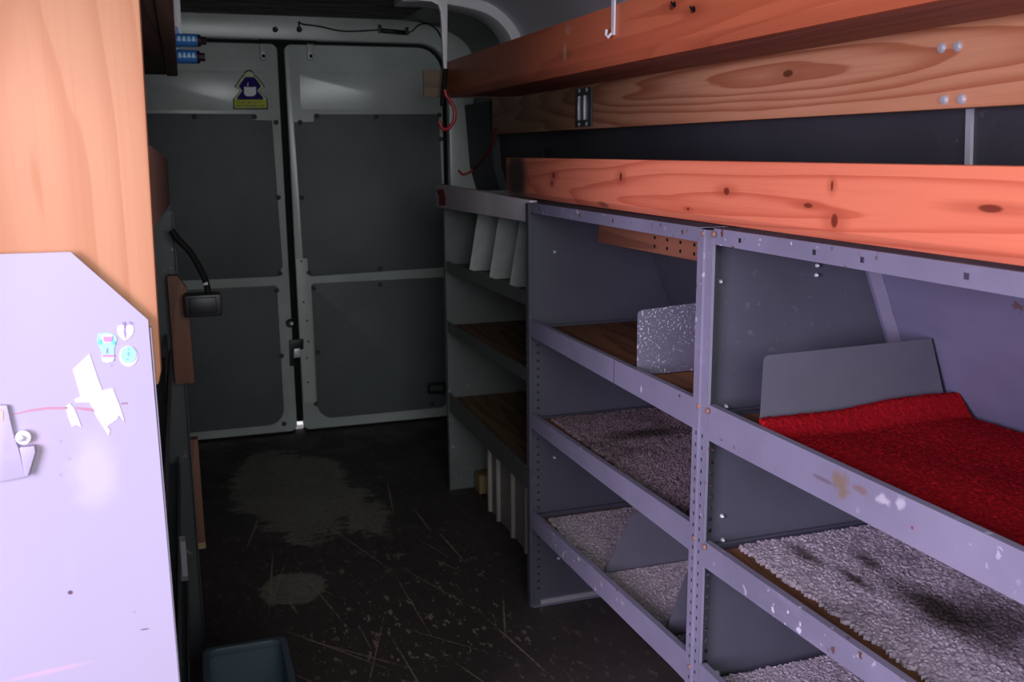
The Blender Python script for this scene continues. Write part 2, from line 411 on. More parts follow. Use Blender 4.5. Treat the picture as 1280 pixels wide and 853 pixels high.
q = pts_y([(367,436),(375,435),(376,446),(367,447)], DY-.016); MB().prism(q, (0,-.012,0)).build('latch_bolt', M_steel, lt, .002)
# keyhole-ish padlock man sticker on the left door
Ys = DY-.0045
def sp(px, py): return onY(280+px*65/853, 80+py*65/853, Ys)
head = [(410+88*math.cos(a), 180-85*math.sin(a)) for a in [math.pi*k/10 for k in range(11)]]
def sil(grow):
    L = [(498,195),(545,205),(672,372),(585,440),(715,575),(722,745),(150,745),(148,575),(262,440),(168,372),(285,205),(322,195)]
    cxs, czs = 420, 450
    o = [(x, y) for x, y in head[0:11]]
    allp = [(495,180)] + head[1:10] + [(325,180)] + [(285,205),(168,372),(262,440),(148,575),(150,745),(722,745),(715,575),(585,440),(672,372),(545,205)]
    return [(cxs+(x-cxs)*grow, czs+(y-czs)*grow) for x, y in allp]
M_sblack = plain('sticker_black', (.012,.012,.02), .8, .05)
M_spale = plain('sticker_pale_outline', (.62,.68,.42), .8, .05)
M_snavy = plain('sticker_navy', (.035,.022,.16), .8, .05)
M_syel = plain('sticker_yellow', (.55,.60,.06), .8, .05)
M_sgrey = plain('sticker_grey', (.62,.64,.68), .35)
st = lab(MB().prism([sp(x, y) for x, y in sil(1.0)], (0,-.0006,0)).build('sticker', M_sblack, d1), 'padlock-man warning sticker with yellow foot')
def lay(name, pts, mat, k): return MB().prism([sp(x, y)+Vector((0,-.0006*k,0)) for x, y in pts], (0,-.0006,0)).build(name, mat, st)
lay('outline', sil(.93), M_spale, 1)
lay('figure', [(350,215),(490,215),(530,250),(610,365),(545,440),(640,545),(640,590),(220,590),(220,545),(300,440),(240,365),(320,250)], M_snavy, 2)
lay('banner', [(170,600),(250,585),(600,585),(690,600),(690,715),(170,715)], M_syel, 3)
lay('padlock', [(330,375),(370,380),(470,380),(525,375),(525,495),(480,530),(375,530),(330,495)], M_sgrey, 3)
lay('shackle', [(385,330),(380,370),(395,370),(400,295)], M_sgrey, 3)
M_txt = plain('sticker_lettering', (.02,.025,.012), .4)
def text(s_, px, py, w, size, mat, par, nm='lettering'):
    cu = bpy.data.curves.new(nm, 'FONT'); cu.body = s_; cu.size = size; cu.align_x = 'CENTER'; cu.align_y = 'CENTER'; cu.extrude = .0002
    o = bpy.data.objects.new(nm, cu); COL.objects.link(o)
    dg = bpy.context.evaluated_depsgraph_get(); me = bpy.data.meshes.new_from_object(o.evaluated_get(dg)); bpy.data.objects.remove(o)
    if me.vertices:
        xs = [v.co.x for v in me.vertices]; k = w/(max(xs)-min(xs))
        for v in me.vertices: v.co.x *= k
    me.materials.clear(); me.materials.append(mat)
    o = bpy.data.objects.new(nm, me); COL.objects.link(o); return o
# two blurred lines on the banner: rows of short strokes (not legible in the photograph)
m = MB()
for row, py in enumerate((632, 688)):
    x = 190 if row else 215
    while x < (690 if row else 660)-30:
        w = random.choice((10, 14, 18))
        a = sp(x, py-18); b = sp(x+w, py+18)
        m.box(a.x, b.x, Ys-.0034, Ys-.0027, b.z, a.z); x += w+random.choice((9, 12, 22))
m.build('lettering', M_txt, st)

# ------------------------------------------------------------------ header cable
pth = smoothpath(pts_y([(374,33),(374,27),(378,30),(400,33),(430,39),(474,37.5)], Yf-.012), 5)
cb = thing('header_cable', onY(374, 33, Yf-.012), 'thin black cable with inline module clipped along the white header above the doors', 'cable')
MB().tube(pth, .0035, 6).build('cable', M_black, cb, 0, True)
pth = smoothpath(pts_y([(507,41),(515,39),(524,31),(535,30),(546,37),(553,50)], Yf-.012), 5)
MB().tube(pth, .0035, 6).build('cable', M_black, cb, 0, True)
a = onY(474, 38, Yf-.012); b = onY(507, 41, Yf-.012)
MB().tube([a, a+(b-a)*.03, b-(b-a)*.03, b], [.006,.0105,.0105,.006], 8).build('inline_module', M_blackplastic, cb, 0, True)
for u, v in ((474,38),(508,41)):
    p = onY(u, v, Yf); MB().box(p.x-.006, p.x+.006, Yf-.024, Yf, p.z-.012, p.z+.022).build('cable_clip', M_blackplastic, cb, .002)

# ------------------------------------------------------------------ near rack on the right: two bays
XF = .873
RY0, RYM, RY1 = .56, 1.511, 2.452
rk = thing('shelving_rack', (XF, 1.5, 0), 'grey steel two-bay shelving rack along the right wall under the long pine plank', 'shelving rack')
def xb(z): return 1.268-.417*(z-.94) if z > .60 else 1.41
def frange(a, b, d):
    o = []; x = a
    while x < b: o.append(x); x += d
    return o
def sidepanel(Y, name='side_panel', hp=.0225):
    """sheet with a column of square adjusting holes near the front edge and a back edge following the wall"""
    zs = [0.0]; holes = []
    for z in frange(.05, .80, hp): holes.append(z); zs += [z-.0036, z+.0036]
    zs += [1.158]
    us = [0, .0205, .0277, 1]
    def fn(u, z, w):
        x = XF+.002+u if u < .5 else xb(z)
        return (x, Y-w, z)
    hs = set(round(h, 4) for h in holes)
    return MB().plate(us, zs, lambda u, v: (.0205 < u < .0277) and any(abs(v-h) < .002 for h in holes), fn, .0014)
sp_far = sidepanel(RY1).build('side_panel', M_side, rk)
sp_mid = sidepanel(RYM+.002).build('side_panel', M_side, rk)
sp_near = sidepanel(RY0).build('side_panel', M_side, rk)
# foot flange of the far side panel, bent towards the near bay
box(XF+.004, 1.40, RY1-.018, RY1-.0016, .0, .002).build('foot_flange', M_lip, rk)
for z in (.815, .555, .27):      # pressed fold lines: small ledges the shelves sit on
    for Y in (RY1, RYM+.002):
        box(XF+.03, xb(z)-.01, Y-.012, Y-.0015, z+.008, z+.011).build('ledge', M_side, rk)
M_kick = paint('scuffed_kick_strip', (.30,.28,.32), .6, 1.0)
# front posts
def post(y0, y1, X=XF, pitch=.0225, ridge=None):
    m = MB()
    zs = [.0]
    holes = frange(.04, .80, pitch)
    for z in holes: zs += [z-.0036, z+.0036]
    zs.append(1.158)
    w = y1-y0
    cols = [w*.27, w*.73] if w > .03 else [w*.5]
    us = [0]
    for c in cols: us += [c-.0032, c+.0032]
    us.append(w)
    def skip(u, v): return any(abs(u-c) < .002 for c in cols) and any(abs(v-h) < .002 for h in holes)
    m.plate(us, zs, skip, lambda u, v, w_: (X-.004+w_, y0+u, v), .0015)
    m.box(X-.003, X+.004, y0, y0+.0015, 0, 1.158); m.box(X-.003, X+.004, y1-.0015, y1, 0, 1.158)
    if ridge: m.box(X-.007, X-.0038, ridge-.0016, ridge+.0016, 0, 1.158)
    return m
pm = post(1.487, 1.536, ridge=1.511).build('post', M_lip, rk)
pf = post(2.440, 2.462).build('post', M_side, rk)
pn = post(.545, .585).build('post', M_lip, rk)
for u, v in ((880,292),(893,293),(874,508),(885,514),(868.5,673),(881,684),(863,834)):
    p = onX(u, v, XF-.004)
    MB().lathe((XF-.004, p.y, p.z), (-1,0,0), [(0,.0055),(.002,.0055),(.0045,.003),(.0048,.0001)], 10).build('rivet', M_rust, pm, 0, True)
# top rails
def rail(y0, y1, z0, z1, hu):
    hp = [onX(u, v, XF) for u, v in hu]
    ys = [y0]; 
    hs = sorted([(p.y, p.z) for p in hp])
    for y, z in hs: ys += [y-.005, y+.005]
    ys.append(y1)
    zz = [z0, (z0+z1)/2-.004, (z0+z1)/2+.004, z1]
    m = MB().plate(ys, zz, lambda u, v: abs(v-(z0+z1)/2) < .003 and any(abs(u-y) < .004 for y, z in hs), lambda u, v, w: (XF-.001+w, u, v), .0015)
    m.box(XF+.0005, XF+.06, y0, y1, z1-.0015, z1)
    return m
rail(1.537, 2.438, 1.134, 1.160, [(673,263),(724,268),(766,274),(853,287)]).build('top_rail', M_lip, rk)
rail(.586, 1.486, 1.134, 1.162, [(925,298),(1018,313),(1078,325),(1208,349)]).build('top_rail', M_lip, rk)
box(XF+.003, 1.18, RY0+.003, RYM-.003, 1.150, 1.152).build('top_sheet', M_side, rk)
box(XF+.003, 1.18, RYM+.005, RY1-.003, 1.150, 1.152).build('top_sheet', M_side, rk)
# back panels, leaning with the wall
def backpanel(y0, y1):
    m = MB()
    zs = [.02, .60, 1.125]
    for a, b in zip(zs, zs[1:]):
        xa = xb(max(a,.6001) if a >= .6 else a); xa = 1.41 if a < .6 else xb(.6001); xe = xb(.6001) if b == .60 else xb(b)
        if a < .6: xa = xe = 1.41
        m.hexa([(xa,y0,a),(xa+.0015,y0,a),(xa+.0015,y1,a),(xa,y1,a),(xe,y0,b),(xe+.0015,y0,b),(xe+.0015,y1,b),(xe,y1,b)])
    return m
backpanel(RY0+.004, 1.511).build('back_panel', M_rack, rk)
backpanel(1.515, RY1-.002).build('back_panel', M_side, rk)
# seam flange in the back corner of the near bay
m = MB(); m.hexa([(xb(.82)-.003,1.462,.82),(xb(.82)-.001,1.462,.82),(xb(.82)-.001,1.498,.82),(xb(.82)-.003,1.498,.82),(xb(1.12)-.003,1.462,1.12),(xb(1.12)-.001,1.462,1.12),(xb(1.12)-.001,1.498,1.12),(xb(1.12)-.003,1.498,1.12)])
m.build('seam_flange', M_lip, rk)
# shelves: recessed deck, upturned front lip (tilt fitted to the photograph)
def shelf(y0, y1, zd, lip0, lip1, h0, h1, name='shelf', mat=None, xf=XF, xback=None):
    """lip0/lip1 = lip top z at y0/y1; h0/h1 = lip heights"""
    m = MB()
    m.hexa([(xf-.001,y0,lip0-h0),(xf+.001,y0,lip0-h0),(xf+.001,y1,lip1-h1),(xf-.001,y1,lip1-h1),(xf-.001,y0,lip0),(xf+.001,y0,lip0),(xf+.001,y1,lip1),(xf-.001,y1,lip1)])
    m.hexa([(xf+.001,y0,lip0-.002),(xf+.012,y0,lip0-.002),(xf+.012,y1,lip1-.002),(xf+.001,y1,lip1-.002),(xf+.001,y0,lip0),(xf+.012,y0,lip0),(xf+.012,y1,lip1),(xf+.001,y1,lip1)])
    xk = (xback or xb(zd))-.004
    m.box(xf+.0012, xk, y0, y1, zd-.0025, zd)
    return m.build(name, mat or M_lip, rk)
B1 = (1.539, 2.437); B2 = (.588, 1.484)
shelf(*B1, .560, .600, .580, .056, .040)
shelf(*B1, .268, .330, .292, .060, .049)
def SP(u, v): p = onX(u, v, XF)-Vector((XF, 1.5, 0)); return tuple(p)
M_lipw = paint('worn_front_lip', (.235,.212,.295), .38, 1.2, chips=(.6,.57,.66), stains=[
    (SP(1052,605), (.02,.020,.022), (.22,.14,.08), .8, 2.0), (SP(1075,612), (.02,.018,.006), (.20,.12,.08), .7, 1.4), (SP(1030,600), (.02,.03,.004), (.14,.10,.12), .7, .8),
    (SP(1105,626), (.02,.016,.008), (.55,.51,.58), .7, 2.8), (SP(1125,630), (.02,.010,.009), (.55,.51,.58), .7, 2.8), (SP(1141,660), (.02,.003,.003), (.25,.05,.04), .9, .3),
    (SP(768,466), (.02,.0022,.06), (.06,.05,.08), .85, .2), (SP(802,487), (.02,.003,.008), (.7,.68,.75), .9, 1.0), (SP(945,516), (.02,.004,.004), (.05,.04,.05), .9, .3), (SP(850,495), (.02,.004,.004), (.05,.04,.05), .9, .3)])
shelf(*B2, .818, .850, .845, .060, .066, mat=M_lipw)
shelf(*B1, .818, .845, .845, .058, .046, mat=M_lipw)
shelf(*B2, .560, .606, .583, .036, .050)
shelf(*B2, .295, .345, .335, .060, .060)
# silver screws and bolts seen on the side panels
def sidebolt(u, v, Y, r=.005, mat=None):
    p = onY(u, v, Y-.0016); MB().lathe((p.x, Y-.0016, p.z), (0,-1,0), [(0,r),(.003,r),(.007,r*.5),(.0075,.0001)], 10).build('bolt', mat or M_steel, rk, 0, True)
for u, v in ((693,315),(693,572),(698,698)): sidebolt(u, v, RY1, .0045)
for u, v in ((1021,332),(1020,344),(900,352),(907,508),(903,675),(902,645)): sidebolt(u, v, RYM+.0, .004)
sidebolt(895, 843, RYM, .008)

lab(box(XF+.03, 1.30, RY1-.010, RY1-.0017, .0, .016).build('kick_strip', M_kick, rk), 'scuffed pale kick strip')
# ---- shelf liners and carpets
M_board = wood('brown_hardboard', 1, (.30,.13,.065), (.15,.065,.035), 18, rough=.75, spec=.1)
def liner(name, y0, y1, z, label, x0=XF+.014, x1=None, mat=None):
    return tag(box(x0, (x1 or xb(z))-.012, y0, y1, z+.0006, z+.0036).build(name, mat or M_board, None, .001), label, 'shelf liner', 'brown hardboard shelf liners')
liner('shelf_liner', B1[0]+.006, B1[1]-.006, .818, 'bare brown hardboard liner on the far bay top shelf')
liner('shelf_liner', B1[0]+.006, B1[1]-.006, .560, 'brown hardboard liner under the dark soiled carpet, far bay middle shelf')
liner('shelf_liner', B1[0]+.006, B1[1]-.006, .268, 'brown hardboard liner edging the beige carpet, far bay bottom shelf')
liner('shelf_liner', B2[0]+.006, B2[1]-.006, .818, 'brown hardboard liner peeping out beside the red carpet')
liner('shelf_liner', B2[0]+.006, B2[1]-.006, .560, 'brown hardboard liner edging the stained carpet below the red one')
liner('shelf_liner', B2[0]+.006, B2[1]-.006, .295, 'brown hardboard liner on the near bay bottom shelf')

def carpetmat(name, light, dark, stains, dirt=.5, dcol=(.03,.022,.018)):
    t = NT(name, .95, .05)
    f = t.noise(230, 3, .7); g = t.noise(60, 4, .7)
    base = t.mix(t.ramp(f, .35, .65), dark, light)
    base = t.mix(t.math('MULTIPLY', t.ramp(g, .5, .72), .5), base, dark)
    base = t.mix(t.math('MULTIPLY', t.ramp(t.noise(5, 6, .7), .48, .7), dirt), base, dcol)
    for c, r, a in stains: base = t.mix(t.math('MULTIPLY', t.blotch(c, r, .8, .9, 16), a), base, dcol)
    t.col(base)
    t.b.inputs['Sheen Weight'].default_value = .0
    return t.m
def carpet(name, x0, x1, y0, y1, z, mat, label, cell=.0032, amp=.0017, th=.007, lift=None, seed=1, ragged=.006):
    rnd = random.Random(seed); nx = int((x1-x0)/cell); ny = int((y1-y0)/cell)
    vs = []; fs = []
    for i in range(nx+1):
        for j in range(ny+1):
            x = x0+(x1-x0)*i/nx; y = y0+(y1-y0)*j/ny
            if i == 0: x += rnd.uniform(-ragged, ragged)
            if j in (0, ny): y += rnd.uniform(-ragged, ragged)*.6*(1 if j else 1)
            zz = z+th+rnd.uniform(-amp, amp)
            if i not in (0, nx) and j not in (0, ny): x += rnd.uniform(-1,1)*cell*.25; y += rnd.uniform(-1,1)*cell*.25
            if lift: zz += lift(x, y)
            vs.append((x, y, zz))
    W = ny+1
    for i in range(nx):
        for j in range(ny): fs.append((i*W+j, (i+1)*W+j, (i+1)*W+j+1, i*W+j+1))
    k = len(vs); border = [i*W for i in range(nx+1)] + [nx*W+j for j in range(1, W)] + [i*W+ny for i in range(nx-1, -1, -1)] + [j for j in range(ny-1, 0, -1)]
    for b in border:
        x, y, zz = vs[b]; vs.append((x, y, z+.0003))
    n = len(border)
    for q in range(n): fs.append((border[q], k+q, k+(q+1) % n, border[(q+1) % n]))
    fs.append(tuple(k+q for q in range(n)))
    m = MB(); m.v = vs; m.f = fs
    return tag(m.build(name, mat), label, 'carpet')
beige = ((.56,.47,.55), (.30,.245,.28))
LZ = .0038
redm = carpetmat('red_carpet_pile', (.33,.007,.012), (.19,.004,.007), [((.05,-.2,0),(.05,.06,1),.3)], .35, (.15,.005,.007))
def redlift(x, y):
    d = max(0, min(1, (y-1.300)/.045)); e = max(0, min(1, (x-.92)/.36))
    return (.022+.014*e)*d*d*(3-2*d) + .0025*math.sin(x*23+y*9)
carpet('carpet', XF+.018, 1.298, .60, 1.352, .818+LZ, redm, 'bright red carpet piece curling up against the wide grey divider', lift=redlift, seed=3, ragged=.003, amp=.0013)
m22 = carpetmat('soiled_pale_carpet', *beige, [((-.06,.10,0),(.05,.16,1),.95),((.0,.05,0),(.09,.10,1),.8),((-.11,.24,0),(.015,.06,1),.9),((-.02,-.12,0),(.06,.07,1),.95),((-.13,.36,0),(.02,.07,1),.8),((-.17,-.20,0),(.07,.06,1),1.0),((-.04,.3,0),(.02,.05,1),.8)], .55)
carpet('carpet', XF+.066, 1.385, .60, 1.474, .560+LZ, m22, 'pale carpet with black grease stains on the near shelf under the red carpet', seed=4)
m23 = carpetmat('pale_carpet', *beige, [((-.1,.3,0),(.08,.06,1),.6)], .35)
carpet('carpet', XF+.040, 1.385, .60, 1.474, .295+LZ, m23, 'pale carpet on the lowest near shelf at the bottom edge of the photo', seed=5)
m12 = carpetmat('dark_soiled_carpet', (.30,.22,.25), (.13,.09,.095), [((-.05,.2,0),(.14,.05,1),.9),((.02,-.1,0),(.1,.12,1),.5)], .75)
carpet('carpet', XF+.050, 1.385, B1[0]+.02, B1[1]-.03, .560+LZ, m12, 'brown soiled carpet on the middle shelf of the far bay', seed=6, amp=.0025)
m13 = carpetmat('cream_carpet', (.58,.50,.54), (.34,.28,.30), [], .2)
carpet('carpet', XF+.040, 1.385, B1[0]+.02, B1[1]-.03, .268+LZ, m13, 'cream carpet between the two slanted dividers, far bay bottom shelf', seed=8)

# ---- dividers
M_div = paint('grey_divider_sheet', (.115,.110,.140), .42, .9)
M_divs = paint('speckled_grey_divider', (.235,.23,.29), .4, .6)
def speck():
    t = NT('paint_spattered_grey_divider', .42, .4)
    base = t.mix(t.noise(3, 4), (.12,.116,.155), (.17,.16,.21))
    sp_ = t.math('MULTIPLY', t.ramp(t.noise(200, 2, .5), .58, .63), t.ramp(t.noise(9, 3), .38, .5))
    t.col(t.mix(sp_, base, (.55,.53,.6))); return t.m
def divider(pts, Y, mat, label, group, foot=.02, lean=0):
    """sheet in the X-Z plane at depth Y with a bent foot flange; pts = (x, z), rounded by bevel"""
    m = MB().prism([(x, Y, z) for x, z in pts], (0, .0016, 0))
    x0 = min(p[0] for p in pts); x1 = max(p[0] for p in pts); z0 = min(p[1] for p in pts)
    m.box(x0+.012, x1-.012, Y, Y+foot, z0, z0+.0015)
    o = m.build('shelf_divider', mat)
    return tag(o, label, 'shelf divider', group)
def rc(pts, r, idx):
    """round corner idx of a polygon"""
    P = [Vector((a, b, 0)) for a, b in pts]; out = []
    for i, p in enumerate(P):
        if i in idx:
            a = p+(P[i-1]-p).normalized()*r; b = p+(P[(i+1) % len(P)]-p).normalized()*r
            for k in range(6):
                t = k/5; q = a*(1-t)**2+p*2*t*(1-t)+b*t*t; out.append((q.x, q.y))
        else: out.append((p.x, p.y))
    return out
G = 'loose sheet metal shelf dividers'
zt = .818+LZ
divider(rc([(.893,zt),(.892,.964),(1.235,.985),(1.29,zt)], .012, (1,)), 1.82, speck(), 'paint-spattered grey divider standing on the far bay top shelf', G)
divider(rc([(.902,zt+.001),(.905,.957),(1.250,.962),(1.288,zt+.032),(1.286,zt+.001)], .010, (1,)), 1.366, M_div, 'wide grey divider standing behind the curled edge of the red carpet', G)
zb = .268+LZ
divider(rc([(.912,zb+.009),(.985,.425),(1.36,.425),(1.375,zb+.009)], .008, (1,)), 2.02, M_div, 'larger slant-fronted grey divider at the back of the cream carpet', G)
divider(rc([(.905,zb+.009),(.952,.420),(1.36,.420),(1.375,zb+.009)], .008, (1,)), 1.69, M_div, 'slant-fronted grey divider beside the perforated middle post, bottom shelf', G)

# ---- pine plank on top of the near rack
kn = []
def knot(u, v, X, org, r):
    p = onX(u, v, X)-org; return ((p.x, p.y, p.z), r)
PX = .868
porg = Vector((PX+.0175, (.50+2.62)/2, 1.166))
M_plank = wood('orange_pine_plank', 1, (.92,.265,.145), (.55,.09,.045), 16, [knot(u, v, PX, porg, (.06, a, b)) for u, v, a, b in ((908,240,.010,.007),(1043,277,.008,.011),(1040,233,.003,.008),(692,220,.009,.008),(690,230,.006,.007),(1238,262,.020,.005),(860,262,.006,.003),(776,222,.007,.010),(1010,258,.012,.004))],
    stain=[((-.0175, .972, .058), (.16,.092,.085), (.022,.016,.018), .93), ((-.0175, .40, .012), (.06,.03,.008), (.03,.02,.02), .6)], rough=.42, warp=.75, fine=5.0, cath=[((-.02,knot(908,240,PX,porg,0)[0][1],.045),(.5,.42,.03),1.1)])
def plankprofile(X, y0, y1, z0a, z0b, z1a, z1b, th, ch):
    pr = lambda y, a, b: [(X+ch*.8, y, a), (X+th, y, a), (X+th, y, b), (X, y, b), (X, y, a+ch)]
    A, B = pr(y0, z0a, z1a), pr(y1, z0b, z1b)
    return MB().add(A+B, [(4,3,2,1,0), (5,6,7,8,9)] + [(k, (k+1)%5, 5+(k+1)%5, 5+k) for k in range(5)])
pk = plankprofile(PX, .50, 2.62, 1.167, 1.172, 1.277, 1.277, .035, .014)
tag(pk.build('wooden_plank', M_plank, None, .002, segs=2), 'long orange pine plank on edge along the top of the near right rack', 'plank')

# ---- batten with drilled holes under the top sheet of the far bay
bt = thing('drilled_batten', (1.0, 1.9, 1.07), 'short red-brown batten with drilled holes under the top of the far bay', 'batten')
M_batten = wood('reddish_batten_wood', 1, (.34,.13,.075), (.2,.07,.04), 16, rough=.6)
MB().hexa([(1.0,1.520,1.071),(1.02,1.520,1.071),(1.02,2.285,1.064),(1.0,2.285,1.064),(1.0,1.520,1.1495),(1.02,1.520,1.1495),(1.02,2.255,1.1495),(1.0,2.255,1.1495)]).build('batten', M_batten, bt, .002)
m = MB()
for k in range(5):
    for z in (1.083, 1.102): m.lathe((1.0005, 1.72+k*.06, z), (-1,0,0), [(0,.004),(.0012,.004)], 8)
for i in range(5):
    for z in (1.083, 1.102):
        MB().lathe((1.0, 1.72+i*.06, z), (-1,0,0), [(-.0005,.0042),(.001,.0042)], 8).build('hole', M_black, bt)

# ------------------------------------------------------------------ far rack on the right
XG = .905
fk = thing('shelving_rack', (XG, 3.0, 0), 'dark grey shelving rack by the rear doors with white bar along its top', 'shelving rack')
FY0, FY1 = 2.475, 3.47
def xbf(z): return min(1.36, 1.36-.30*max(0, z-.85))
def fside(Y): return MB().prism([(XG,Y,0),(xbf(0),Y,0),(xbf(.85),Y,.85),(xbf(1.15),Y,1.15),(XG,Y,1.15)], (0,-.0015,0))
fside(FY1).build('side_panel', M_farrack, fk); fside(FY0).build('side_panel', M_farrack, fk)
for Y in (FY0, FY1-.024): box(XG-.003, XG-.0012, Y, Y+.024, 0, 1.10).build('post', M_farrack, fk)
MB().prism([(xbf(0),FY0+.002,.0),(xbf(.85),FY0+.002,.85),(xbf(1.15),FY0+.002,1.15),(xbf(1.15)+.0015,FY0+.002,1.15),(xbf(.85)+.0015,FY0+.002,.85),(xbf(0)+.0015,FY0+.002,0)], (0,FY1-FY0-.006,0)).build('back_panel', M_farrack, fk)
def fshelf(zt0, zt1, h, zd):
    m = MB(); y0, y1 = FY0+.026, FY1-.026
    m.hexa([(XG-.001,y0,zt0-h),(XG+.001,y0,zt0-h),(XG+.001,y1,zt1-h),(XG-.001,y1,zt1-h),(XG-.001,y0,zt0),(XG+.001,y0,zt0),(XG+.001,y1,zt1),(XG-.001,y1,zt1)])
    m.box(XG+.0012, xbf(zd)-.004, y0, y1, zd-.002, zd)
    return m.build('shelf', M_farrack, fk)
fshelf(.905, .898, .040, .885); fshelf(.682, .672, .040, .655); fshelf(.385, .398, .072, .375)
box(XG, xbf(1.13)-.004, FY0+.004, FY1-.004, 1.128, 1.130).build('top_sheet', M_farrack, fk)
M_bar = paint('chalky_lavender_white_bar', (.86,.76,.84), .5, .4)
wb = lab(MB().hexa([(.882,2.465,1.106),(.904,2.465,1.106),(.904,3.485,1.093),(.882,3.485,1.093),(.882,2.465,1.1645),(.904,2.465,1.1645),(.904,3.485,1.178),(.882,3.485,1.178)]).build('top_bar', M_bar, fk, .002), 'white painted bar along the rack top')
M_redmark = plain('dark_red_paint', (.20,.02,.02), .6)
q = [onX(u, v, .882) for u, v in ((546,238),(554,236),(557,246),(557,257),(549,257),(549,246))]
lab(MB().prism(q, (-.0012,0,0)).build('paint_mark', M_redmark, wb), 'dark red paint mark')
fl = 'brown hardboard shelf liners'
M_darkboard = wood('dark_brown_liner', 1, (.24,.15,.09), (.12,.07,.045), 18, rough=.8, spec=.1)
for zd, l_ in ((.655, 'dark brown liner on the middle shelf of the rack by the rear doors'), (.375, 'dark brown liner on the lowest shelf of the rack by the rear doors')):
    tag(box(XG+.016, xbf(zd)-.02, FY0+.04, FY1-.04, zd+.0005, zd+.004).build('shelf_liner', M_darkboard), l_, 'shelf liner', fl)
# three pale slanted dividers
t = NT('galvanised_divider', .4, .5, .25); t.col(t.mix(t.noise(14, 5, .7), (.30,.325,.325), (.62,.63,.63))); M_galv = t.m
for i, (Y, l_) in enumerate(((3.19, 'pale galvanised divider farthest from the camera on the rear rack top shelf'), (2.96, 'middle pale galvanised divider on the rear rack top shelf'), (2.755, 'nearest pale galvanised divider on the rear rack top shelf'))):
    divider(rc([(.918,.8865),(.956,1.10),(1.24,1.10),(1.30,.8865)], .01, (1,)), Y, M_galv, l_, 'pale dividers on the rear rack')
# ribbed panel and wooden block under the lowest shelf
M_ribbed = paint('dirty_white_ribbed_sheet', (.42,.37,.35), .6, .8, rust=(.05,.03,.02))
m = MB(); m.box(.990, .996, 2.50, 3.22, .002, .30)
y = 2.52
ysr = [2.545, 2.70, 2.80, 2.94, 3.10, 3.20]
for y in ysr: m.prism([(.990,y-.014,.002),(.978,y-.008,.002),(.978,y+.008,.002),(.990,y+.014,.002)], (0,0,.297))
tag(m.build('ribbed_panel', M_ribbed, None, .0015), 'dirty white ribbed panel standing on the floor under the rear rack', 'panel')
M_block = wood('tan_block', 2, (.34,.24,.12), (.24,.16,.08), 20, rough=.7)
tag(box(1.00, 1.062, 3.38, 3.45, .0005, .075).build('wooden_block', M_block, None, .004), 'small tan wooden block on the floor beneath the rear rack', 'block')

# ------------------------------------------------------------------ overhead shelf on the right
osr = thing('overhead_shelf', (XF, 1.8, 1.474), 'long orange wooden overhead shelf on the right, above the wall plank', 'shelf')
oorg = Vector((XF, 1.8, 1.474))
M_over = wood('orange_overhead_plank', 1, (.72,.185,.085), (.46,.09,.04), 20, [knot(u, v, XF, oorg, (.06, .012, .007)) for u, v in ((706,68),(840,8),(866,12))], rough=.45, warp=.6,
    stain=[((0, onX(706,66,XF).y-1.8, onX(706,66,XF).z-1.474), (.05,.012,.022), (.75,.45,.28), .6), ((0, onX(710,38,XF).y-1.8, onX(710,38,XF).z-1.474), (.05,.02,.012), (.7,.42,.28), .5)])
plankprofile(XF, .40, 3.275, 1.474, 1.472, 1.592, 1.590, .034, .020).build('front_plank', M_over, osr, .002)
OXB = 1.118
M_under = wood('reddish_shelf_board', 1, (.50,.15,.10), (.32,.085,.06), 12, rough=.55)
box(XF+.0345, OXB, .40, 3.274, 1.478, 1.498).build('shelf_board', M_under, osr, .002)
M_endb = wood('dull_brown_end_board', 0, (.20,.13,.09), (.11,.07,.05), 14, rough=.65)
lab(box(.795, OXB, 3.276, 3.288, 1.474, 1.5635).build('end_board', M_endb, osr, .003), 'dull brown board across the end')
for u, v in ((842,5),(866,11)):
    p = onX(u, v, XF); MB().prism([(XF, p.y+a*.9, p.z+b*.9) for a, b in ((-.012,-.006),(-.004,-.008),(.012,.004),(.010,.008),(.002,.002),(-.006,.005))], (-.0006,0,0)).build('pencil_mark', M_black, osr)

# wall plank
WX = 1.22
worg = Vector((WX+.02, 2.13, 1.36))
wk = onX(985, 92, WX)-worg; wk2 = onX(700, 128, WX)-worg
M_wp = wood('honey_pine_wall_plank', 1, (.80,.39,.22), (.44,.125,.055), 12, [((-.02, wk.y, wk.z), (.06,.020,.008))], rough=.5, warp=1.0, fine=2.0, off=(2.2,.4,5.1),
    cath=[((-.02, wk.y, wk.z), (.5,.30,.022), .85)], stain=[((-.02, 1.45, .06), (.1,.45,.09), (.13,.06,.035), .45)])
wp = thing('wall_plank', (WX+.02, 2.13, 1.36), 'honey pine plank bolted to the right wall below the overhead shelf', 'plank')
box(WX, WX+.040, .40, 3.86, 1.360, 1.565).build('plank', M_wp, wp, .004)
for u, v in ((1178,60),(1198,58),(1181,125),(1203,124)):
    p = onX(u, v, WX); MB().lathe((WX, p.y, p.z), (-1,0,0), [(0,.0085),(.002,.0085),(.0022,.006),(.006,.0055),(.0065,.0001)], 14).build('bolt', M_steel, wp, 0, True)
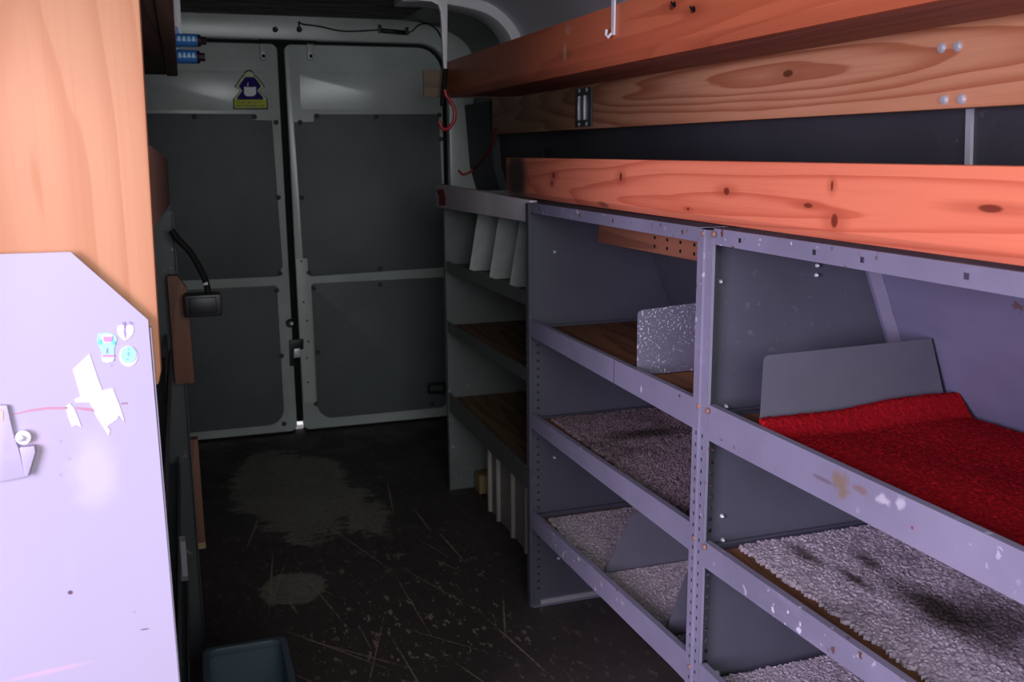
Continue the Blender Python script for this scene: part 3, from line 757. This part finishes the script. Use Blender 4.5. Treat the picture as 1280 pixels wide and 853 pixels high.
# steel bracket on the plank
a = onX(721, 111, WX); b = onX(741, 158, WX)
br = tag(box(WX-.006, WX-.0004, b.y, a.y, b.z, min(a.z, 1.487)).build('fitting_plate', plain('dull_bracket_steel', (.10,.10,.115), .45, .5, .4), None, .001), 'small slotted metal plate screwed to the honey wall plank', 'metal plate')
yc = (a.y+b.y)/2; zc = (a.z+b.z)/2
borg = br.location
for dy in (-.025, .02): lab(box(WX-.016, WX-.006, yc+dy-.006, yc+dy+.006, zc-.04, zc+.035).build('slide_bar', M_steel, br, .003), 'bright steel slide bar')
for dz in (-.052, .052):
    for dy in (-.03, .03): MB().lathe((WX-.006, yc+dy, zc+dz), (-1,0,0), [(0,.007),(.003,.006)], 10).build('screw', M_steel, br)

# hangers
M_hang = plain('white_enamelled_hanger', (.78,.76,.80), .4, .4, 0, .04)
HY = 3.235
q = pts_y([(484,-6),(505,-1.5),(540,2),(548,6),(551,14),(552,30),(554,70),(556,106),(558.5,106),(559,70),(559.5,30),(559.5,-8),(545,-10),(500,-14)], HY)
m = MB().prism(q, (0,.018,0))
x0 = q[0].x; zt_ = q[0].z
m.box(x0-.02, x0+.03, HY, HY+.018, zt_-.006, 1.8655)
tag(m.build('shelf_hanger', M_hang, None, .002), 'white bent hanger from the roof to the far end of the right overhead shelf', 'hanger')
p0 = onX(766, 44, XF-.004)
m = MB().hexa([(XF-.005,p0.y-.006,p0.z),(XF-.001,p0.y-.006,p0.z),(XF-.001,p0.y+.006,p0.z),(XF-.005,p0.y+.006,p0.z),(XF-.005,p0.y-.011,1.864),(XF-.001,p0.y-.011,1.864),(XF-.001,p0.y+.011,1.864),(XF-.005,p0.y+.011,1.864)])
m.tube([Vector((XF-.006,p0.y+.002,p0.z+.004)),Vector((XF-.012,p0.y+.006,p0.z-.004)),Vector((XF-.014,p0.y+.012,p0.z+.002)),Vector((XF-.012,p0.y+.014,p0.z+.012))], .003, 8)
tag(m.build('shelf_hanger', M_hang), 'white strap hanger with hooked tip on the orange overhead shelf front', 'hanger')

# bungee hooks
M_red = plain('red_plastic', (.36,.015,.02), .35, .5)
M_dkred = plain('dark_red_cord', (.12,.012,.014), .5, .3)
bh = thing('bungee_hook', onY(557, 100, 3.2), 'red hook dangling on black cord from the end of the right overhead shelf', 'hook')
MB().tube(smoothpath(pts_y([(557,86),(555.5,105),(553.5,122),(552,133)], 3.222), 4), [.008]*12+[.005], 8).build('cord', M_black, bh, 0, True)
MB().tube(smoothpath(pts_y([(556,112),(558,120),(564,128),(568.5,139),(567,152),(560,161),(553,160.5),(549,151)], 3.215), 5), .0062, 8).build('hook', M_red, bh, 0, True)
b2 = thing('elastic_strap', onY(600, 190, 3.9), 'dark red elastic strap hanging from the far end of the wall plank', 'strap')
MB().tube(smoothpath([onX(622,160,1.215)+Vector((-.008,0,0)), onX(616,180,1.2), onX(605,197,1.18), onX(592,212,1.17)], 5), .006, 8).build('cord', M_dkred, b2, 0, True)
e = onX(592,212,1.17)
MB().tube(smoothpath([e, onY(584,217,e.y), onY(578,218,e.y), onY(573,213,e.y)], 5), .005, 8).build('hook', M_red, b2, 0, True)

# ------------------------------------------------------------------ left side
# left rack
LX = -.048
lk = thing('shelving_rack', (-.27, 1.25, 0), 'sunlit pale metal rack at the left with stickers and torn tape', 'shelving rack')
EY = 1.25
def panelmat():
    t = NT('pale_lavender_enamel', .42, .35)
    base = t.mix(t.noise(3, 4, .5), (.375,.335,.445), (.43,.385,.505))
    org = Vector((-.27, 1.25, 0))
    def P(u, v): return tuple(onY(u, v, EY)-org)
    base = t.mix(t.math('MULTIPLY', t.blotch(P(118,590), (.03,.1,.055), .7, 1.2, 30), .55), base, (.54,.49,.54))
    base = t.mix(t.math('MULTIPLY', t.blotch(P(42,560), (.02,.1,.03), .8, .9, 25), .4), base, (.50,.36,.44))
    base = t.mix(t.blotch(P(88,741), (.0035,.1,.003), .4, .4, 200), base, (.12,.05,.08))
    base = t.mix(t.math('MULTIPLY', t.blotch(P(88,710), (.008,.1,.03), .9, .7, 60), .45), base, (.42,.38,.48))
    base = t.mix(t.math('MULTIPLY', t.blotch(P(181,787), (.006,.1,.0012), .4), .9), base, (.15,.1,.16))
    base = t.mix(t.math('MULTIPLY', t.blotch(P(60,840), (.06,.1,.0035), .7, .8, 40, (0,.08,0)), .5), base, (.62,.38,.48))
    for u, v in ((76,552),(87,574),(76,594),(140,457),(168,765)):
        base = t.mix(t.math('MULTIPLY', t.blotch(P(u, v), (.0022,.1,.0022), .6), .6), base, (.3,.25,.38))
    t.col(base); return t.m
a, b, c = onY(88, 315, EY), onY(185, 400, EY), onY(204, 620, EY)
poly = [(-.55,EY,0),(LX,EY,0),(b.x,EY,b.z),(a.x,EY,a.z),(-.55,EY,a.z+.002)]
ep = MB().prism(poly, (0,.002,0))
ep.box(LX-.0015, LX, EY+.002, EY+.011, 0, b.z-.01)
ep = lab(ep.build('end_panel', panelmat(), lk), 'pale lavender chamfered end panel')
M_red2 = plain('red_marker', (.46,.22,.29), .6)
M_dkmark = plain('dark_marker', (.32,.18,.28), .6)
def flat(px, mat, name, par, th=.0008, lift=0.0):
    return MB().prism([p+Vector((0,-lift,0)) for p in pts_y(px, EY)], (0,-th,0)).build(name, mat, par)
flat([(15,518),(38,512),(60,509),(84,509),(84,511.5),(60,512),(38,514.5),(15,519)], M_red2, 'marker_line', ep)
flat([(94,509),(117,511),(118,515),(104,513),(94,511)], M_red2, 'marker_line', ep)
flat([(151,504),(159,503),(159,505),(151,506)], M_dkmark, 'marker_line', ep)
M_tape = plain('white_masking_tape', (.68,.58,.64), .7, .2, 0, .03)
lab(flat([(112,442),(91,462),(101,496),(93,499),(94,503),(112,503),(121,522),(136,545),(138,538),(134,533),(147,524),(149,519),(156,528),(153,517),(148,503),(141,485),(128,488),(122,472)], M_tape, 'tape', ep), 'torn white tape')
lab(flat([(87,504),(82,509),(86,524),(90,534),(95,531),(102,534),(97,520),(92,509)], M_tape, 'tape', ep), 'small torn scrap of white tape')
# stickers (plain shapes)
M_c1 = plain('sticker_cyan', (.34,.60,.68), .7, .1); M_c2 = plain('sticker_white', (.66,.58,.66), .7, .1); M_c3 = plain('sticker_pink', (.66,.26,.48), .7, .1)
M_c4 = plain('sticker_teal', (.14,.55,.60), .5); M_c5 = plain('sticker_cream', (.92,.70,.62), .5); M_c6 = plain('sticker_violet', (.30,.22,.50), .5)
def sk(pts): return [(110+x*90/960, 390+y*80/853) for x, y in pts]
def ell(cx, cy, rx, ry, n=20): return [(cx+rx*math.cos(2*math.pi*k/n), cy+ry*math.sin(2*math.pi*k/n)) for k in range(n)]
s1 = lab(flat(sk([(490,190),(450,172),(405,180),(388,215),(395,280),(425,335),(485,385),(545,355),(595,300),(615,240),(605,190),(560,172),(520,178)]), M_c2, 'sticker', ep), 'white split-heart sticker')
flat(sk([(455,140),(485,135),(505,190),(490,210),(470,175)]), M_c6, 'leaf', s1, .0008, .0008)
flat(sk([(550,130),(600,160),(580,165),(545,150)]), M_c6, 'leaf', s1, .0008, .0008)
flat(sk([(484,195),(500,195),(496,255),(504,300),(494,355),(484,300),(474,262)]), M_c6, 'crack', s1, .0008, .0008)
s2 = lab(flat(sk([(140,440),(125,400),(135,290),(180,280),(260,275),(330,290),(380,330),(385,380),(365,445),(350,480),(350,560),(360,590),(345,650),(260,680),(190,660),(180,590),(185,540),(160,480)]), M_c1, 'sticker', ep), 'small cyan and pink figure sticker')
flat(sk([(180,310),(260,295),(330,310),(330,370),(300,410),(220,410),(190,360)]), M_c2, 'face', s2, .0008, .0008)
flat(sk([(205,330),(320,330),(315,385),(260,400),(210,385)]), M_c3, 'patch', s2, .0008, .0016)
flat(sk(ell(155, 400, 26, 34)), M_c4, 'patch', s2, .0008, .0008); flat(sk(ell(345, 410, 20, 28)), M_c4, 'patch', s2, .0008, .0008)
flat(sk([(195,570),(350,570),(350,600),(195,600)]), M_c3, 'stripe', s2, .0008, .0008)
flat(sk([(195,615),(345,615),(335,655),(260,675),(200,655)]), M_c5, 'foot', s2, .0008, .0008)
flat(sk([(245,490),(258,480),(262,545),(245,555)]), M_c6, 'stroke', s2, .0008, .0008)
s3 = lab(flat(sk(ell(540, 590, 125, 140)), M_c2, 'sticker', ep), 'round cyan sticker')
flat(sk(ell(540, 570, 105, 112)), M_c1, 'disc', s3, .0008, .0008)
m = MB()
for x, y in ((540,495),(530,560),(545,575),(525,625),(540,540)): m.prism([p+Vector((0,-.0016,0)) for p in pts_y(sk(ell(x, y, 14, 11, 8)), EY)], (0,-.0006,0))
m.build('lettering', M_c4, s3)
# latch plate on the left of the panel
M_latch = paint('lavender_latch_steel', (.42,.37,.49), .35, .3)
q = pts_y([(-6,507),(9,507),(14,530),(18,548),(23,560),(32,597),(6,602),(-6,604)], EY-.006)
lp = MB().prism(q, (0,.0055,0)).build('latch_plate', M_latch, ep, .002)
p = onY(29, 547, EY-.006)
MB().lathe(p, (0,-1,0), [(-.004,.0085),(.0015,.0085),(.002,.005)], 18).build('washer', plain('white_washer', (.82,.78,.86), .4), lp, 0, False)
MB().lathe(p+Vector((-.002,-.002,0)), (0,-1,0), [(0,.0042),(.004,.0040),(.005,.0025)], 10).build('bolt', M_steel, lp, 0, True)
q = pts_y([(24,560),(43,558),(44,566),(35,596),(31,596)], EY-.010)
MB().prism(q, (0,.009,0)).build('folded_tab', M_latch, lp, .001)
q = pts_y([(-6,510),(4,514),(4,526),(-6,530)], EY-.0062); lab(MB().prism(q, (0,-.0006,0)).build('mark', plain('orange_pink_mark', (.80,.42,.38), .6), lp), 'orange pink mark')
# rest of the left rack, seen edge on
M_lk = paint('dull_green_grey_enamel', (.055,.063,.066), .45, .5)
prl = lambda z: 2*XC-1.46+.02
for Y, x in ((2.46, -.024), (3.35, -.04)):
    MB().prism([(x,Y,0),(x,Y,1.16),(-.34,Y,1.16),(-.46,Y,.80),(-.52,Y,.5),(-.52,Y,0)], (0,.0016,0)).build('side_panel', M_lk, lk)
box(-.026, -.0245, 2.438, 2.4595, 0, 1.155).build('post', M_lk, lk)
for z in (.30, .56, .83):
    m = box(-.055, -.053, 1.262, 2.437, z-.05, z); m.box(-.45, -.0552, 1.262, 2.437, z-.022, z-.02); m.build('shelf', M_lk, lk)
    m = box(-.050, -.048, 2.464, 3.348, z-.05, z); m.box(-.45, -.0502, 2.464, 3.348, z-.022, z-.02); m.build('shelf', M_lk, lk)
box(-.100, -.098, 1.300, 2.458, 1.11, 1.14).build('top_rail', M_lk, lk)
MB().prism([(-.062,1.285,.72),(-.062,1.32,.72),(-.062,2.43,.845),(-.062,2.43,.87)], (.004,0,0)).build('brace', M_lk, lk)
# paper label strip on a shelf lip
a, b = onY(225, 678, 1.9), onY(235, 722, 1.9)
lpn = lab(box(-.056, -.042, 1.902, 1.9035, .465, .56).build('label_holder', plain('dull_plastic', (.10,.095,.10), .5), lk), 'label holder')
pl = lab(box(-.052, -.042, 1.9005, 1.902, .476, .548).build('paper_label', plain('grey_paper', (.22,.21,.24), .8), lpn), 'narrow printed paper label')
# vertical wooden board
M_vb = wood('blond_pine_board', 2, (.54,.255,.135), (.42,.155,.07), 10, [], rough=.5, warp=.6, cath=[(tuple(onY(22,206,1.262)-Vector((-.225,1.277,1.012))), (.02,.5,.11), .5)], off=(1.3,.2,.1),
   stain=[])
q = [(-.42,1.262,1.012),(-.045,1.262,1.012),(-.0405,1.262,1.030),(-.031,1.262,1.50),(-.030,1.262,1.78),(-.42,1.262,1.78)]
# sits just behind the end panel
tag(MB().prism(q, (0,.030,0)).build('wooden_board', M_vb, None, .004), 'upright blond pine board behind the pale rack end at upper left', 'board')
# dim plank along the left rack top, sloping
M_dimp = wood('dull_pink_plank', 2, (.27,.165,.125), (.17,.10,.078), 20, rough=.6)
d = Vector((.006, 1, -.023))
A0 = Vector((-.039,1.345,1.314)); B0 = A0+d*1.345
a1 = A0+Vector((-.003,0,-.116)); b1 = B0+Vector((-.001,0,-.118))
ex = Vector((-.03,0,0))
m = MB().hexa([a1+ex, a1, b1, b1+ex, A0+ex, A0, B0, B0+ex])
tag(m.build('wooden_plank', M_dimp, None, .003), 'dim brown plank on edge running back along the left rack top', 'plank')
# hanging brown planks
M_bp = wood('red_brown_plank', 2, (.20,.085,.055), (.12,.048,.032), 18, rough=.6)
def px_box(u0, u1, v0, v1, Y, th):
    a, b = onY(u0, v0, Y), onY(u1, v1, Y); return box(min(a.x,b.x), max(a.x,b.x), Y, Y+th, min(a.z,b.z), max(a.z,b.z))
a, b = onY(215, 345, 2.405), onY(243.5, 479, 2.405)
tag(MB().prism([(-.048,2.405,b.z),(b.x,2.405,b.z),(b.x-.002,2.405,.98),(a.x+.012,2.405,a.z),(-.048,2.405,a.z)], (0,.03,0)).build('brown_board', M_bp, None, .002), 'red-brown board end fixed on the left rack behind the black box', 'board', 'brown boards on the left rack')
a, b = onY(239, 550, 2.55), onY(257.5, 686, 2.55)
lb = box(-.046, b.x, 2.55, 2.58, b.z, a.z).build('brown_board', M_bp, None, .002)
tag(lb, 'lower thin brown board standing out from the left rack near the floor', 'board', 'brown boards on the left rack')
lab(box(-.046, b.x+.0005, 2.5485, 2.55, b.z+.001, b.z+.018).build('raw_end', M_block, lb), 'pale raw wood end')
# black box with its cable
bx = thing('black_box', onY(252, 382, 2.36), 'black plastic box with thick black cable on the left rack', 'box')
a, b = onY(229, 369, 2.36), onY(278, 394, 2.36)
box(a.x, b.x, 2.345, 2.404, b.z, a.z).build('casing', M_blackplastic, bx, .006)
box(a.x+.012, b.x-.012, 2.338, 2.346, b.z+.01, a.z-.006).build('lid', M_blackplastic, bx, .003)
MB().tube(smoothpath(pts_y([(214,288),(224,301),(238,316),(250,336),(257,352),(262,374)], 2.375), 5), .0075, 8).build('cable', M_black, bx, 0, True)
p = onY(256, 351, 2.375); MB().lathe(p-Vector((0,0,.004)), (.25,0,-1), [(0,.0085),(.006,.0085)], 10).build('collar', M_steel, bx)
# left overhead shelf
osl = thing('overhead_shelf', (-.17, 2.2, 1.51), 'dark brown overhead shelf at the upper left behind the blond board', 'shelf')
M_lo = wood('dark_brown_shelf_wood', 1, (.20,.125,.085), (.09,.058,.04), 14, rough=.65)
box(-.38, -.020, 1.30, 3.03, 1.517, 1.540).build('shelf_board', M_lo, osl, .003)
M_lo2 = wood('brown_front_batten', 1, (.26,.17,.11), (.15,.095,.06), 14, rough=.6)
MB().hexa([(-.019,1.30,1.513),(.006,1.30,1.513),(.012,3.03,1.513),(-.019,3.03,1.513),(-.019,1.30,1.62),(.006,1.30,1.62),(.012,3.03,1.62),(-.019,3.03,1.62)]).build('front_batten', M_lo2, osl, .003)
# left hanger, blue strap and blue ribbed fittings
m = MB().hexa([(.012,3.034,1.60),(.030,3.034,1.60),(.030,3.0425,1.60),(.012,3.0425,1.60),(.016,3.034,1.864),(.035,3.034,1.864),(.035,3.042,1.864),(.016,3.042,1.864)])
tag(m.build('shelf_hanger', M_hang, None, .001), 'white strap hanger beside the blue fittings at the left overhead shelf', 'hanger')
M_blue = plain('blue_plastic', (.05,.22,.62), .35, .5); M_blue2 = plain('light_blue_plastic', (.45,.75,.98), .4, .4)
M_cap = plain('dark_maroon_cap', (.03,.012,.016), .5, .3)
stp = pts_y([(219.5,33),(222,34),(224.5,42),(224.5,62),(220,62)], 3.0335)
def fitting(v0, v1, u1, l_):
    a, b = onY(222, v0, 3.06), onY(u1, v1, 3.06); zc = (a.z+b.z)/2; r = (a.z-b.z)/2*.92; x0 = .0112; L = b.x-x0
    o = thing('blue_fitting', (x0, 3.06, zc), l_, 'fitting', 'blue fittings on the left overhead shelf')
    Yc = 3.029-r
    MB().lathe((x0, Yc, zc), (1,0,0), [(0,r*.9),(.003,r),(L*.70,r),(L*.72,r*.86)], 16).build('body', M_blue, o, 0, False)
    for k in range(4):
        MB().box(x0+L*(.08+.155*k), x0+L*(.08+.155*k)+L*.085, Yc-r*1.06, Yc-r*.7, zc-r*.25, zc+r*.48).build('rib', M_blue2, o, .001)
    MB().lathe((x0+L*.715, Yc, zc), (1,0,0), [(0,r*.98),(L*.1,r*.9),(L*.11,r*.62),(L*.28,r*.62)], 12).build('cap', M_cap, o)
    return o
f1 = fitting(43.5, 62, 258, 'upper blue ribbed fitting with dark cap by the left overhead shelf')
f2 = fitting(63.5, 82.5, 256.5, 'lower blue ribbed fitting with dark cap by the left overhead shelf')
lab(MB().prism(stp, (0,-.004,0)).build('clip_plate', M_blue, f1), 'flat blue clip plate')
# dark tote on the floor
tt = thing('storage_tote', (.055, 1.72, 0), 'dark blue-black plastic tote on the floor at the bottom left', 'tote')
M_tote = plain('slate_blue_plastic', (.045,.065,.085), .45, .4)
a, b = onZ(250, 806, .30), onZ(358, 810, .30)
x0, x1, yb = -.028, .142, 1.93
yn = 1.45
def tl(x0, x1, y0, y1, z, r=.02): return [(x, y, z) for x, y in rrect(x0, x1, y0, y1, r, 4)]
outer = []
m = MB(); n = 20
lo = tl(x0+.02, x1-.012, yn+.02, yb-.02, .001); hi = tl(x0+.004, x1-.006, yn+.005, yb-.006, .285)
li = tl(x0+.024, x1-.016, yn+.024, yb-.024, .005); hin = tl(x0+.008, x1-.010, yn+.009, yb-.010, .285)
N = len(lo); m.add(lo+hi+hin+li, [tuple(range(N))[::-1]] + [(k, (k+1) % N, N+(k+1) % N, N+k) for k in range(N)] + [(N+k, N+(k+1) % N, 2*N+(k+1) % N, 2*N+k) for k in range(N)] + [(2*N+k, 2*N+(k+1) % N, 3*N+(k+1) % N, 3*N+k) for k in range(N)] + [tuple(3*N+k for k in range(N))])
m.build('body', M_tote, tt)
MB().ring(tl(x0, x1, yn, yb, .283), tl(x0+.012, x1-.014, yn+.012, yb-.013, .283), (0,0,.018)).build('rim', M_tote, tt, .003)

# ------------------------------------------------------------------ daylight
w = bpy.data.worlds.new('daylight'); S.world = w; w.use_nodes = True
bg = w.node_tree.nodes['Background']; bg.inputs[0].default_value = (.80,.80,1.0,1); bg.inputs[1].default_value = .25
def area(name, loc, target, sx, sy, power, colr):
    l = bpy.data.lights.new(name, 'AREA'); l.shape = 'RECTANGLE'; l.size = sx; l.size_y = sy; l.energy = power; l.color = colr
    o = bpy.data.objects.new(name, l); COL.objects.link(o); o.location = loc
    o.rotation_euler = (Vector(target)-Vector(loc)).to_track_quat('-Z', 'Y').to_euler()
    return o
# daylight through the open sliding door on the left and, weaker, through the cab behind the camera
area('side_door_daylight', (-2.0, -.6, 1.5), (.9, 1.5, .95), 1.2, 1.6, 140, (1.0, .90, 1.20))
sun = bpy.data.lights.new('sun', 'SUN'); sun.energy = 6; sun.angle = .02; so = bpy.data.objects.new('sun', sun); COL.objects.link(so)
so.rotation_euler = Vector((-.25, -.55, -.8)).to_track_quat('-Z', 'Y').to_euler()
area('cab_daylight', (.12, -1.3, 1.6), (.5, 3.0, 1.1), 1.6, .9, 44, (.95, 1.0, 1.0))

S.view_settings.view_transform = 'Standard'; S.view_settings.look = 'None'
S.view_settings.gamma = 1.0; S.view_settings.use_curve_mapping = False; S.view_settings.exposure = 0.0
S.cycles.max_bounces = 8; S.cycles.diffuse_bounces = 5
S.cycles.use_denoising = True
